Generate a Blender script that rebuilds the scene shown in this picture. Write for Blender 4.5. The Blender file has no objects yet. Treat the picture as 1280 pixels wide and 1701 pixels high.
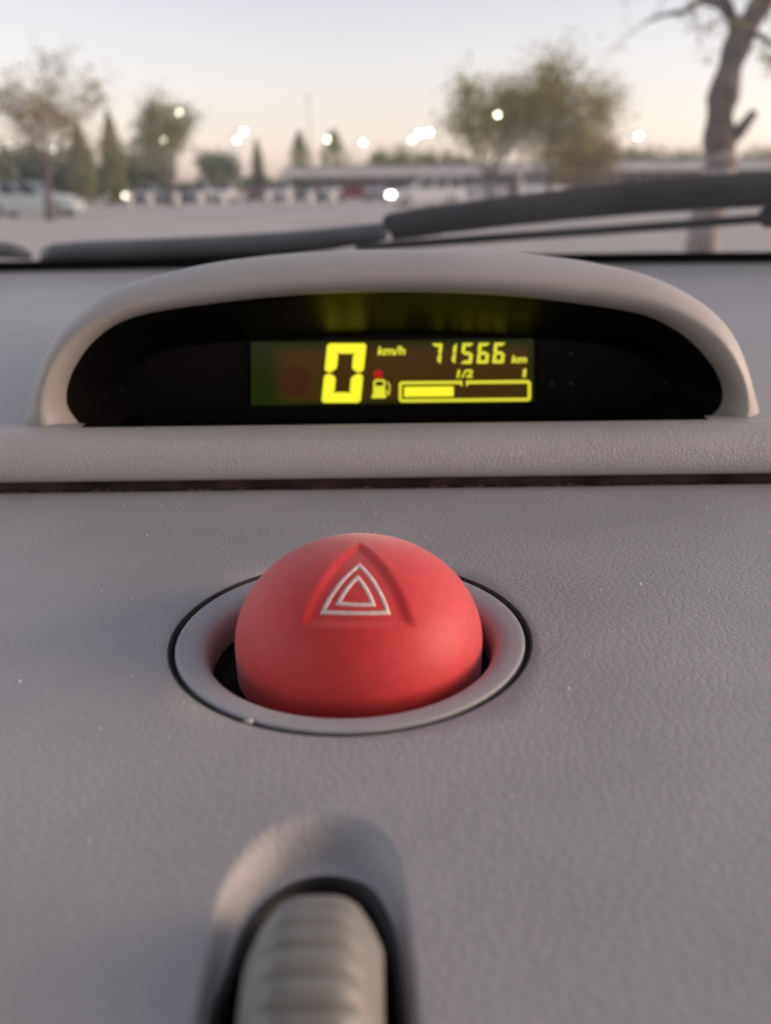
import bpy, bmesh, math, random
from mathutils import Vector, Matrix
import numpy as np
S = bpy.context.scene
C = S.collection
R = math.radians
PI = math.pi

# ------------------------------------------------------------------ camera
F = 1473.0                       # focal length in photo pixels (1280 x 1701)
PITCH = R(20.15); ROLL = R(0.72)
CAM = Vector((0, 0, 0.07))       # 7 cm above the dashboard panel (z = 0); the ground is about a metre below
fwd = Vector((0, math.cos(PITCH), -math.sin(PITCH)))
up0 = Vector((0, math.sin(PITCH), math.cos(PITCH)))
ex = Vector((1, 0, 0))
rgt = math.cos(ROLL) * ex - math.sin(ROLL) * up0
upv = math.cos(ROLL) * up0 + math.sin(ROLL) * ex
cd = bpy.data.cameras.new('camera'); cam = bpy.data.objects.new('camera', cd); C.objects.link(cam)
m = Matrix((rgt, upv, -fwd)).transposed().to_4x4(); m.translation = CAM
cam.matrix_world = m
cd.sensor_fit = 'VERTICAL'; cd.sensor_height = 24
cd.lens = 24 * F / 1701
cd.clip_start = 0.005; cd.clip_end = 3000
cd.dof.use_dof = True; cd.dof.focus_distance = 0.168; cd.dof.aperture_fstop = cd.lens / 2.1
S.camera = cam

# ------------------------------------------------------------------ sky, sun, exposure
SUN_EL = R(5); SUN_AZ = R(93)    # azimuth clockwise from +Y: low on the right
w = bpy.data.worlds.new('World'); S.world = w; w.use_nodes = True
nt = w.node_tree; nt.nodes.clear()
sky = nt.nodes.new('ShaderNodeTexSky'); sky.sky_type = 'NISHITA'; sky.sun_disc = False
sky.sun_elevation = SUN_EL; sky.sun_rotation = SUN_AZ
sky.air_density = 1.0; sky.dust_density = 1.0; sky.ozone_density = 1.0; sky.altitude = 0
hs = nt.nodes.new('ShaderNodeHueSaturation'); hs.inputs['Saturation'].default_value = 0.42
tint = nt.nodes.new('ShaderNodeMix'); tint.data_type = 'RGBA'; tint.blend_type = 'MULTIPLY'
tint.inputs[0].default_value = 1.0; tint.inputs[7].default_value = (1.0, 0.89, 1.0, 1)
bg = nt.nodes.new('ShaderNodeBackground'); bg.inputs[1].default_value = 0.14
wo = nt.nodes.new('ShaderNodeOutputWorld')
nt.links.new(sky.outputs[0], hs.inputs['Color']); nt.links.new(hs.outputs[0], tint.inputs[6])
nt.links.new(tint.outputs[2], bg.inputs[0]); nt.links.new(bg.outputs[0], wo.inputs[0])
sd = bpy.data.lights.new('sun', 'SUN'); sun = bpy.data.objects.new('sun', sd); C.objects.link(sun)
sd.energy = 0.40; sd.angle = R(26); sd.color = (1.0, 0.66, 0.36)
sdir = Vector((math.sin(SUN_AZ) * math.cos(R(15)), math.cos(SUN_AZ) * math.cos(R(15)), math.sin(R(15))))
sun.rotation_euler = (-sdir).to_track_quat('-Z', 'Y').to_euler()
S.view_settings.view_transform = 'Standard'; S.view_settings.look = 'None'
S.view_settings.gamma = 1; S.view_settings.use_curve_mapping = False
EV = 1.75
S.view_settings.exposure = EV
K = 2 ** (0.9 - EV)              # lamps and display keep their look at this exposure
S.render.engine = 'CYCLES'
S.cycles.use_denoising = True
S.cycles.max_bounces = 8; S.cycles.diffuse_bounces = 4; S.cycles.transparent_max_bounces = 24
S.cycles.caustics_reflective = False; S.cycles.caustics_refractive = False
S.cycles.use_adaptive_sampling = False

# ------------------------------------------------------------------ helpers
def ray(px, py):
    return (fwd + rgt * ((px - 640) / F) + upv * ((850.5 - py) / F))
def onY(px, py, Y):
    d = ray(px, py); t = (Y - CAM.y) / d.y; return CAM + d * t
def onZ(px, py, z=0.0):
    d = ray(px, py); t = (z - CAM.z) / d.z; return CAM + d * t
def onP(px, py, p, n):
    d = ray(px, py); t = (p - CAM).dot(n) / d.dot(n); return CAM + d * t

def mat(name, col, rough=0.5, metal=0.0, spec=0.5, emis=None, es=0.0, build=None):
    M = bpy.data.materials.new(name); M.use_nodes = True
    b = M.node_tree.nodes['Principled BSDF']
    b.inputs['Base Color'].default_value = (*col, 1); b.inputs['Roughness'].default_value = rough
    b.inputs['Metallic'].default_value = metal; b.inputs['Specular IOR Level'].default_value = spec
    if emis: b.inputs['Emission Color'].default_value = (*emis, 1); b.inputs['Emission Strength'].default_value = es
    if build: build(M.node_tree, b)
    return M
def N(t, kind, **kw):
    n = t.nodes.new(kind)
    for k, v in kw.items():
        if hasattr(n, k): setattr(n, k, v)
        else: n.inputs[k.replace('_', ' ')].default_value = v
    return n
def ramp(t, fac, stops):
    r = t.nodes.new('ShaderNodeValToRGB'); e = r.color_ramp.elements
    while len(e) < len(stops): e.new(0.5)
    for i, (p, c) in enumerate(stops): e[i].position = p; e[i].color = (*c, 1)
    t.links.new(fac, r.inputs[0]); return r.outputs[0]
def noise_col(c1, c2, scale, detail=4, lo=0.35, hi=0.65, bump=0.0, bdist=0.001, coord='Object'):
    def f(t, b):
        tc = N(t, 'ShaderNodeTexCoord'); n = N(t, 'ShaderNodeTexNoise', Scale=scale, Detail=detail)
        t.links.new(tc.outputs[coord], n.inputs['Vector'])
        t.links.new(ramp(t, n.outputs[0], [(lo, c1), (hi, c2)]), b.inputs['Base Color'])
        if bump:
            bp = N(t, 'ShaderNodeBump', Strength=bump, Distance=bdist)
            t.links.new(n.outputs[0], bp.inputs['Height']); t.links.new(bp.outputs[0], b.inputs['Normal'])
    return f
def leather(c1, c2, grain=560.0, strength=0.5, dist=0.00025):
    def f(t, b):
        tc = N(t, 'ShaderNodeTexCoord')
        nz = N(t, 'ShaderNodeTexNoise', Scale=grain * 0.45, Detail=3.0)
        t.links.new(tc.outputs['Object'], nz.inputs['Vector'])
        mx = N(t, 'ShaderNodeMix', data_type='VECTOR'); mx.inputs[0].default_value = 0.0016
        mix = t.nodes.new('ShaderNodeVectorMath'); mix.operation = 'MULTIPLY_ADD'
        t.links.new(nz.outputs['Color'], mix.inputs[0]); mix.inputs[1].default_value = (1.1 / grain,) * 3
        t.links.new(tc.outputs['Object'], mix.inputs[2])
        t.nodes.remove(mx)
        v1 = N(t, 'ShaderNodeTexVoronoi', feature='DISTANCE_TO_EDGE'); v1.inputs['Scale'].default_value = grain
        t.links.new(mix.outputs[0], v1.inputs['Vector'])
        mr = N(t, 'ShaderNodeMapRange'); mr.inputs['From Max'].default_value = 0.22
        mr.interpolation_type = 'SMOOTHSTEP'
        t.links.new(v1.outputs['Distance'], mr.inputs['Value'])
        n2 = N(t, 'ShaderNodeTexNoise', Scale=grain * 2.2, Detail=3.0)
        t.links.new(tc.outputs['Object'], n2.inputs['Vector'])
        ad = N(t, 'ShaderNodeMath', operation='MULTIPLY_ADD'); ad.inputs[1].default_value = 0.7
        t.links.new(n2.outputs[0], ad.inputs[0]); t.links.new(mr.outputs[0], ad.inputs[2])
        n4 = N(t, 'ShaderNodeTexNoise', Scale=grain * .16, Detail=2.0)
        t.links.new(tc.outputs['Object'], n4.inputs['Vector'])
        ad2 = N(t, 'ShaderNodeMath', operation='MULTIPLY_ADD'); ad2.inputs[1].default_value = 2.4
        t.links.new(n4.outputs[0], ad2.inputs[0]); t.links.new(ad.outputs[0], ad2.inputs[2])
        bp = N(t, 'ShaderNodeBump', Strength=strength, Distance=dist)
        t.links.new(ad2.outputs[0], bp.inputs['Height']); t.links.new(bp.outputs[0], b.inputs['Normal'])
        n3 = N(t, 'ShaderNodeTexNoise', Scale=26.0, Detail=6.0)
        t.links.new(tc.outputs['Object'], n3.inputs['Vector'])
        t.links.new(ramp(t, n3.outputs[0], [(0.3, c1), (0.7, c2)]), b.inputs['Base Color'])
        rr = ramp(t, n2.outputs[0], [(0.3, (.42,) * 3), (0.7, (.6,) * 3)])
        t.links.new(rr, b.inputs['Roughness'])
    return f

def mesh_obj(name, verts, faces, M, parent=None, smooth=True):
    me = bpy.data.meshes.new(name); me.from_pydata([tuple(v) for v in verts], [], faces); me.update()
    if smooth: me.polygons.foreach_set('use_smooth', [True] * len(me.polygons))
    if M: me.materials.append(M)
    o = bpy.data.objects.new(name, me); C.objects.link(o)
    if parent:
        o.parent = parent
        if parent.type == 'EMPTY' or True:
            o.matrix_parent_inverse = Matrix.Translation(world_loc(parent)).inverted()
    return o
def world_loc(o):
    v = Vector(o.location); p = o.parent
    return v if p is None else v
def tag(o, label=None, cat=None, group=None, kind=None):
    if label: o['label'] = label
    if cat: o['category'] = cat
    if group: o['group'] = group
    if kind: o['kind'] = kind
    return o
def thing(name, loc, label, cat, group=None, rz=0):
    o = bpy.data.objects.new(name, None); C.objects.link(o); o.location = loc; o.rotation_euler = (0, 0, rz)
    o.empty_display_size = 0.02
    return tag(o, label, cat, group)
class MB:
    """mesh collector"""
    def __init__(s): s.v = []; s.f = []
    def add(s, vs, fs):
        k = len(s.v); s.v += [Vector(v) for v in vs]; s.f += [tuple(i + k for i in f) for f in fs]; return s
    def box(s, c, h, rot=None):
        vs = [Vector((x * h[0], y * h[1], z * h[2])) for x in (-1, 1) for y in (-1, 1) for z in (-1, 1)]
        if rot: vs = [rot @ v for v in vs]
        c = Vector(c)
        return s.add([v + c for v in vs], [(0, 1, 3, 2), (4, 6, 7, 5), (0, 4, 5, 1), (2, 3, 7, 6), (0, 2, 6, 4), (1, 5, 7, 3)])
    def rings(s, rs, closed=True, cap0=False, cap1=False):
        n = len(rs[0]); vs = [v for r in rs for v in r]; fs = []
        for i in range(len(rs) - 1):
            for j in range(n if closed else n - 1):
                a = i * n + j; b = i * n + (j + 1) % n
                fs.append((a, b, b + n, a + n))
        if cap0: fs.append(tuple(range(n))[::-1])
        if cap1: fs.append(tuple((len(rs) - 1) * n + j for j in range(n)))
        return s.add(vs, fs)
    def tube(s, pts, rad, n=8, cap=True, sx=1.0):
        pts = [Vector(p) for p in pts]; rs = []; a = None
        for i, p in enumerate(pts):
            d = (pts[min(i + 1, len(pts) - 1)] - pts[max(i - 1, 0)]).normalized()
            if a is None:
                a = d.cross(Vector((0, 0, 1)))
                if a.length < 0.2: a = d.cross(Vector((0, 1, 0)))
            a = a - d * a.dot(d); a.normalize(); b = d.cross(a)
            r = rad[i] if isinstance(rad, (list, tuple)) else rad
            rs.append([p + (a * math.cos(2 * PI * k / n) * sx + b * math.sin(2 * PI * k / n)) * r for k in range(n)])
        return s.rings(rs, True, cap, cap)
    def build(s, name, M, parent=None, smooth=False, bevel=0, world=False):
        me = bpy.data.meshes.new(name); me.from_pydata([tuple(v) for v in s.v], [], s.f); me.update()
        if smooth: me.polygons.foreach_set('use_smooth', [True] * len(me.polygons))
        if M: me.materials.append(M)
        o = bpy.data.objects.new(name, me); C.objects.link(o); o.parent = parent
        if bevel:
            md = o.modifiers.new('bevel', 'BEVEL'); md.width = bevel; md.segments = 2
        return o
def lathe(mb, prof, c, n=128, sy=1.0):
    rs = [[Vector((c[0] + r * math.cos(2 * PI * k / n), c[1] + r * sy * math.sin(2 * PI * k / n), c[2] + z)) for k in range(n)] for r, z in prof]
    return mb.rings(rs)
def catmull(P, n):
    P = [Vector(p) for p in P]; seg = len(P) - 1; out = []
    for k in range(n):
        t = k * seg / (n - 1); i = min(int(t), seg - 1); u = t - i
        p0 = P[max(i - 1, 0)]; p1 = P[i]; p2 = P[i + 1]; p3 = P[min(i + 2, seg)]
        out.append(0.5 * ((2 * p1) + (p2 - p0) * u + (2 * p0 - 5 * p1 + 4 * p2 - p3) * u * u + (3 * p1 - p0 - 3 * p2 + p3) * u ** 3))
    return out
def resample(P, n, k=12):
    Q = catmull(P, len(P) * k); L = [0]
    for a, b in zip(Q, Q[1:]): L.append(L[-1] + (b - a).length)
    out = []; j = 0
    for i in range(n):
        t = L[-1] * i / (n - 1)
        while j < len(L) - 2 and L[j + 1] < t: j += 1
        u = (t - L[j]) / max(L[j + 1] - L[j], 1e-9); out.append(Q[j].lerp(Q[j + 1], min(u, 1)))
    return out
def sstep(a, b, x):
    t = min(max((x - a) / (b - a), 0), 1); return t * t * (3 - 2 * t)

# ------------------------------------------------------------------ materials
G1, G2 = (0.405, 0.41, 0.405), (0.45, 0.455, 0.448)
M_panel = mat('dash_panel_plastic', G1, 0.5, build=leather((0.36, 0.362, 0.362), (0.44, 0.442, 0.442), 640, 0.32, 0.00016))
M_ledge = mat('dash_ledge_leather', G1, 0.5, build=leather((0.465, 0.455, 0.435), (0.51, 0.50, 0.48), 980, 0.7, 0.00017))
M_top = mat('dash_top_plastic', G1, 0.5, build=leather((0.40, 0.395, 0.385), (0.44, 0.435, 0.425), 800, 0.3, 0.00015))
M_hood = mat('hood_plastic', G1, 0.5, build=leather((0.40, 0.388, 0.362), (0.45, 0.437, 0.408), 950, 0.25, 0.00012))
M_bezel = mat('bezel_plastic', (0.31, 0.30, 0.305), 0.45, build=noise_col((0.40, 0.41, 0.415), (0.44, 0.45, 0.455), 900, bump=0.1, bdist=0.0001))
M_black = mat('matte_black', (0.012, 0.011, 0.010), 0.6, build=noise_col((0.008, 0.007, 0.007), (0.018, 0.016, 0.015), 400))
M_gap = mat('gap_shade_debris', (0.02, 0.013, 0.010), 0.9, build=noise_col((0.02, 0.011, 0.009), (0.10, 0.06, 0.048), 90, detail=8))  # shade and brown debris of the gap put into one colour
M_gloss = mat('smoked_lens_black', (0.006, 0.005, 0.005), 0.42, spec=0.16, build=noise_col((0.005, 0.004, 0.004), (0.009, 0.007, 0.007), 60))
M_face = mat('cluster_face_black', (0.010, 0.006, 0.005), 0.5, spec=.2, build=noise_col((0.007, 0.005, 0.004), (0.012, 0.008, 0.007), 40))
M_red = mat('red_button_plastic', (0.5, 0.02, 0.02), 0.55, build=noise_col((0.66, 0.034, 0.036), (0.72, 0.044, 0.044), 500, bump=0.12, bdist=0.00012))
M_red.node_tree.nodes['Principled BSDF'].inputs['Sheen Weight'].default_value = 0.4
M_red.node_tree.nodes['Principled BSDF'].inputs['Sheen Roughness'].default_value = 0.45
M_white = mat('white_print', (0.8, 0.72, 0.68), 0.5, build=noise_col((0.72, 0.62, 0.58), (0.86, 0.8, 0.76), 1200))
M_wheel = mat('wheel_plastic', (0.25, 0.25, 0.24), 0.45, build=noise_col((0.22, 0.222, 0.20), (0.26, 0.26, 0.235), 300))
M_seg = mat('lit_segment', (0.2, 0.2, 0.02), 0.5, emis=(0.83, 0.80, 0.022), es=0.62*K)
M_segS = mat('lit_small_segment', (0.2, 0.2, 0.02), 0.5, emis=(0.74, 0.72, 0.03), es=0.55*K)
M_redl = mat('red_indicator', (0.2, 0.01, 0.01), 0.5, emis=(0.5, 0.015, 0.005), es=0.4*K)
M_ghost = mat('unlit_icon', (0.05, 0.05, 0.055), 0.5)
def screenmat(t, b):
    tc = N(t, 'ShaderNodeTexCoord'); sp = N(t, 'ShaderNodeSeparateXYZ'); t.links.new(tc.outputs['Generated'], sp.inputs[0])
    # the brown back light inside the green border of the glass
    def edge(out, lo, hi):
        a = N(t, 'ShaderNodeMapRange', interpolation_type='SMOOTHSTEP'); a.inputs['From Min'].default_value = lo; a.inputs['From Max'].default_value = hi
        t.links.new(out, a.inputs['Value']); return a.outputs[0]
    def mul(a, c):
        k = N(t, 'ShaderNodeMath', operation='MULTIPLY'); t.links.new(a, k.inputs[0]); t.links.new(c, k.inputs[1]); return k.outputs[0]
    e = mul(mul(edge(sp.outputs[0], 0.05, 0.16), edge(sp.outputs[0], 1.0, 0.95)), mul(edge(sp.outputs[2], 0.0, 0.12), edge(sp.outputs[2], 1.0, 0.80)))
    nz = N(t, 'ShaderNodeTexNoise', Scale=120.0); t.links.new(tc.outputs['Object'], nz.inputs[0])
    col = ramp(t, e, [(0.0, (0.014, 0.023, 0.003)), (1.0, (0.060, 0.030, 0.006))])
    t.links.new(col, b.inputs['Emission Color']); b.inputs['Emission Strength'].default_value = 0.42*K
M_screen = mat('display_glass', (0.008, 0.008, 0.004), 0.25, build=screenmat)
M_rubber = mat('wiper_rubber', (0.02, 0.022, 0.024), 0.7, spec=.25, build=noise_col((0.010, 0.011, 0.013), (0.02, 0.022, 0.026), 120))
M_wmetal = mat('wiper_painted_metal', (0.05, 0.058, 0.06), 0.38, build=noise_col((0.06, 0.072, 0.077), (0.10, 0.115, 0.12), 40))
M_wgreen = mat('wiper_dark_green', (0.025, 0.04, 0.036), 0.5, build=noise_col((0.02, 0.035, 0.03), (0.035, 0.05, 0.045), 60))
M_frit = mat('black_glass_edge', (0.004, 0.004, 0.004), 0.3)
M_liner = mat('headliner_fabric', (0.42, 0.40, 0.37), 0.9, build=noise_col((0.58, 0.56, 0.54), (0.64, 0.62, 0.60), 300))
M_door = mat('door_trim', (0.16, 0.15, 0.15), 0.7, build=noise_col((0.26, 0.25, 0.25), (0.32, 0.31, 0.31), 200))
M_paint = mat('bonnet_paint', (0.10, 0.13, 0.12), 0.3, build=noise_col((0.095, 0.125, 0.115), (0.11, 0.14, 0.13), 8))
def glassmat():
    M = bpy.data.materials.new('veiled_glass'); M.use_nodes = True; t = M.node_tree; t.nodes.clear()
    o = N(t, 'ShaderNodeOutputMaterial'); tr = N(t, 'ShaderNodeBsdfTransparent'); tr.inputs[0].default_value = (0.93, 0.96, 0.945, 1)
    gl = N(t, 'ShaderNodeBsdfGlossy'); gl.inputs['Roughness'].default_value = 0.02
    fr = N(t, 'ShaderNodeFresnel', IOR=1.5); m1 = N(t, 'ShaderNodeMixShader')
    t.links.new(fr.outputs[0], m1.inputs[0]); t.links.new(tr.outputs[0], m1.inputs[1]); t.links.new(gl.outputs[0], m1.inputs[2])
    du = N(t, 'ShaderNodeBsdfTranslucent'); du.inputs[0].default_value = (0.8, 0.78, 0.75, 1)  # pale translucent mix standing in for veiling glare and haze
    tc = N(t, 'ShaderNodeTexCoord'); nz = N(t, 'ShaderNodeTexNoise', Scale=14.0, Detail=5.0); t.links.new(tc.outputs['Object'], nz.inputs[0])
    mr = N(t, 'ShaderNodeMapRange'); mr.inputs['From Min'].default_value = 0.3; mr.inputs['From Max'].default_value = 0.7
    mr.inputs['To Min'].default_value = 0.03; mr.inputs['To Max'].default_value = 0.08
    t.links.new(nz.outputs[0], mr.inputs['Value'])
    m2 = N(t, 'ShaderNodeMixShader'); t.links.new(mr.outputs[0], m2.inputs[0]); t.links.new(m1.outputs[0], m2.inputs[1]); t.links.new(du.outputs[0], m2.inputs[2])
    t.links.new(m2.outputs[0], o.inputs[0]); return M
M_glass = glassmat()
M_clear = M_glass

# ------------------------------------------------------------------ dashboard
dash = thing('dashboard', (0, 0.2, 0), 'grey plastic car dashboard with leather-grained ledge and flat panel round the red button', 'dashboard')
def child(o, p):
    """parent keeping world place (p is an unrotated empty at top level)"""
    o.parent = p; o.matrix_parent_inverse = Matrix.Translation(p.location).inverted(); return o
RC = onZ(581, 1078); RC = Vector((onZ(581, 1078).x, 0.1324, 0))       # centre of the button ring
R_OUT = 0.0296                                                        # panel hole radius
WX = onZ(533, 1560).x                                                 # centre of thumb wheel
def px_plan(P): return [onZ(*p) for p in P]
# slot outline and scoop outline of the thumb wheel, in plan
slot_px = [(320, 1860), (353, 1697), (381, 1619), (411, 1544), (449, 1499), (495, 1470), (542, 1461), (585, 1468), (617, 1487), (647, 1544), (660, 1619), (667, 1697), (676, 1860)]
scoop_px = [(300, 1860), (330, 1697), (345, 1600), (362, 1500), (395, 1430), (450, 1375), (535, 1349), (610, 1365), (650, 1410), (668, 1480), (680, 1600), (690, 1697), (705, 1860)]
slot = [(p.x, p.y) for p in resample([onZ(a, b, -0.0034) for a, b in slot_px], 60)]
scoop = [(p.x, p.y) for p in resample(px_plan(scoop_px), 60)]
def sdist(poly, x, y):
    """signed distance to the open-bottomed outline, negative inside"""
    best = 1e9; inside = False
    n = len(poly)
    for i in range(n):
        ax, ay = poly[i]; bx, by = poly[(i + 1) % n]
        if (ay > y) != (by > y) and x < (bx - ax) * (y - ay) / (by - ay) + ax: inside = not inside
        if i == n - 1: continue
        dx, dy = bx - ax, by - ay; t = max(0, min(1, ((x - ax) * dx + (y - ay) * dy) / (dx * dx + dy * dy)))
        d = math.hypot(x - ax - t * dx, y - ay - t * dy); best = min(best, d)
    return -best if inside else best
SCOOP_D = 0.0034
def panel_z(x, y):
    z = 0.0
    if y < 0.10 and abs(x - WX) < 0.03 and y > 0.03:
        d1 = sdist(scoop, x, y)
        if d1 < 0.003:
            d2 = sdist(slot, x, y)
            # 0 on the scoop's rim, 1 on the slot's edge
            k = 1.0 if d2 <= 0 else max(0, min(1, (-d1 + 0.0004) / max((-d1 + 0.0004) + d2, 1e-6))) if d1 < 0.0004 else 0
            z -= SCOOP_D * sstep(0, 0.75, k)
    return z - 1.1 * max(0, 0.055 - y) ** 1.5
# the button patch (polar) and the surrounding grid
pm = MB(); SQ = (RC.x - 0.034, RC.x + 0.034, 0.0972, 0.1664)
nA = 256; rs = []
lip = [(R_OUT + 0.0001, -0.004), (R_OUT + 0.00005, -0.0006), (R_OUT + 0.00012, -0.0002), (R_OUT + 0.00035, 0.0)]
for r, z in lip:
    rs.append([Vector((RC.x + r * math.cos(2 * PI * k / nA), RC.y + r * math.sin(2 * PI * k / nA), z)) for k in range(nA)])
def sq_pt(a):
    c, s = math.cos(a), math.sin(a)
    tx = ((SQ[1] - RC.x) if c > 0 else (SQ[0] - RC.x)) / c if abs(c) > 1e-9 else 1e9
    ty = ((SQ[3] - RC.y) if s > 0 else (SQ[2] - RC.y)) / s if abs(s) > 1e-9 else 1e9
    t = min(tx, ty); return Vector((RC.x + t * c, RC.y + t * s, 0))
last = rs[-1]
for u in (0.33, 0.66, 1.0):
    rs.append([last[k].lerp(sq_pt(2 * PI * k / nA), u) for k in range(nA)])
pm.rings(rs)
# corner fans of the square
corners = [Vector((SQ[i], SQ[j], 0)) for i in (0, 1) for j in (2, 3)]
for c in corners:
    ring = rs[-1]; ks = sorted(range(nA), key=lambda k: (ring[k] - c).length)[:2]
    pm.add([c, ring[ks[0]], ring[ks[1]]], [(0, 1, 2)])
def grid(mb, x0, x1, y0, y1, nx, ny, skip=None):
    idx = {}; vs = []; fs = []
    for j in range(ny + 1):
        for i in range(nx + 1):
            x = x0 + (x1 - x0) * i / nx; y = y0 + (y1 - y0) * j / ny
            vs.append(Vector((x, y, panel_z(x, y))))
    for j in range(ny):
        for i in range(nx):
            a = j * (nx + 1) + i
            if skip:
                cx = x0 + (x1 - x0) * (i + .5) / nx; cy = y0 + (y1 - y0) * (j + .5) / ny
                if skip(cx, cy): continue
            fs.append((a, a + 1, a + nx + 2, a + nx + 1))
    mb.add(vs, fs)
PW = 0.62
grid(pm, -PW, SQ[0], SQ[2], SQ[3], 6, 4); grid(pm, SQ[1], PW, SQ[2], SQ[3], 6, 4)
grid(pm, -PW, PW, SQ[3], 0.2074, 12, 2)
pm.rings([[Vector((-PW + 2 * PW * i / 12, y, z)) for i in range(13)] for y, z in ((.2074, 0), (.2077, -.0001), (.20785, -.0005), (.2079, -.004))], closed=False)
gx0, gx1, gy0 = WX - 0.022, WX + 0.022, 0.045
grid(pm, -PW, gx0, gy0, SQ[2], 6, 8); grid(pm, gx1, PW, gy0, SQ[2], 6, 8)
grid(pm, gx0, gx1, gy0, SQ[2], 150, 170, skip=lambda x, y: sdist(slot, x, y) < 0)
grid(pm, -PW, gx0, -0.05, gy0, 6, 14); grid(pm, gx1, PW, -0.05, gy0, 6, 14); grid(pm, gx0, gx1, -0.05, gy0, 40, 60, skip=lambda x, y: y > 0.028 and sdist(slot, x, y) < 0)
child(pm.build('lower_panel', M_panel, smooth=True), dash)
# front face of the dash going down to the footwell
fm = MB(); zf = panel_z(0, -0.05)
fm.rings([[Vector((-PW, -0.05, zf)), Vector((PW, -0.05, zf))], [Vector((-PW, -0.055, zf - .02)), Vector((PW, -0.055, zf - .02))], [Vector((-PW, 0.03, -0.45)), Vector((PW, 0.03, -0.45))]], closed=False)
child(fm.build('front_face', M_panel, smooth=False), dash)
# black cup and rim standing in for the shadow in the wheel slot
cup = MB()
def offs(poly, d, z):
    out = []
    n = len(poly)
    for i in range(n):
        ax, ay = poly[max(i - 1, 0)]; bx, by = poly[min(i + 1, n - 1)]
        dx, dy = bx - ax, by - ay; L = math.hypot(dx, dy)
        out.append(Vector((poly[i][0] - dy / L * d, poly[i][1] + dx / L * d, z)))
    return out
zs = -SCOOP_D
cup.rings([offs(slot, -0.0003, zs + .0001), offs(slot, -0.0003, zs - 0.02)], closed=False)
cup.rings([offs(slot, 0.0004, zs + .00012), offs(slot, 0.0003, zs + .0003), offs(slot, -0.0004, zs + .0002), offs(slot, -0.0006, zs - .003)], closed=False)
cup.add([(WX - .03, .02, zs - .02), (WX + .03, .02, zs - .02), (WX + .03, .09, zs - .02), (WX - .03, .09, zs - .02)], [(0, 1, 2, 3)])
tag(child(cup.build('wheel_slot', M_black, smooth=True), dash), 'gap round the thumb wheel, its shadow given as black')

# ledge with leather grain
prof = [(0.2140, 0.0020), (0.2095, 0.0023), (0.2072, 0.0030), (0.2062, 0.0046), (0.2062, 0.0068), (0.2074, 0.0096), (0.2098, 0.0119), (0.2135, 0.0131), (0.2170, 0.0134), (0.2200, 0.0132), (0.2220, 0.0127)]
pp = catmull([(0, a, b) for a, b in prof], 60)
nx = 60
lm = MB(); lm.rings([[Vector((-PW + 2 * PW * i / nx, p.y, p.z)) for i in range(nx + 1)] for p in pp], closed=False)
tag(child(lm.build('leather_ledge', M_ledge, smooth=True), dash), 'rounded leather-grained ledge below the display')
# dash top behind it up to the windscreen
tp = [(0.30, 0.0126), (0.40, 0.0122), (0.52, 0.0112), (0.60, 0.0102), (0.648, 0.0100), (0.656, 0.0112), (0.668, 0.0128), (0.69, 0.0136), (0.70, 0.0134), (0.706, 0.006)]
CX0, CX1 = onY(111, 690, 0.232).x, onY(1200, 685, 0.232).x
tpp = catmull([(0, a, b) for a, b in tp], 70)
tm = MB(); tm.rings([[Vector((-PW - .03 + 2 * (PW + .03) * i / nx, p.y - (0.05 * (2 * i / nx - 1) ** 2 if p.y > .5 else 0), p.z)) for i in range(nx + 1)] for p in tpp], closed=False)
for xa, xb in ((-PW - .03, CX0), (CX1, PW + .03), (CX0, CX1)):
    ys = [(.2262, .0127), (.24, .01268), (.27, .01265), (.30, .0126)] if (xa, xb) != (CX0, CX1) else [(.27, .01265), (.30, .0126)]
    tm.rings([[Vector((xa + (xb - xa) * i / 20, y, z)) for i in range(21)] for y, z in ys], closed=False)
XA, XB = onY(140, 715, 0.2245).x, onY(1170, 707, 0.2245).x
for xa, xb in ((-PW - .03, XA), (XB, PW + .03)):
    tm.rings([[Vector((xa + (xb - xa) * i / 20, y, .0127)) for i in range(21)] for y in (.2220, .2262)], closed=False)
child(tm.build('dash_top', M_top, smooth=True), dash)
# gap
gm = MB(); gm.add([(-PW, .2078, -.0009), (PW, .2078, -.0009), (PW, .2108, -.0006), (-PW, .2108, -.0006), (PW, .2104, .004), (-PW, .2104, .004)], [(0, 1, 2, 3), (3, 2, 4, 5)])
tag(child(gm.build('panel_gap', M_gap), dash), 'dusty gap between ledge and lower panel, its shade put into the dark colour')
rnd = random.Random(5)
cr = MB()
for i in range(130):
    x = rnd.uniform(-.12, .12); L = rnd.uniform(.0004, .0026); y0 = rnd.uniform(.2083, .2102); a = rnd.uniform(-.25, .25)
    cr.tube([(x, y0, -.0006), (x + L * .5, y0 + L * a, -.0005 + rnd.uniform(.0001, .0005)), (x + L, y0 + rnd.uniform(-.0003, .0003), -.0006)], rnd.uniform(.00006, .00018), 5)
M_crumb = mat('crumbs', (0.25, 0.15, 0.11), 0.9, build=noise_col((.16, .09, .06), (.4, .28, .22), 900))
tag(cr.build('crumbs', M_crumb), 'tiny brown crumbs and fibres lying in the gap under the ledge', 'crumbs', kind='stuff')

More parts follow.
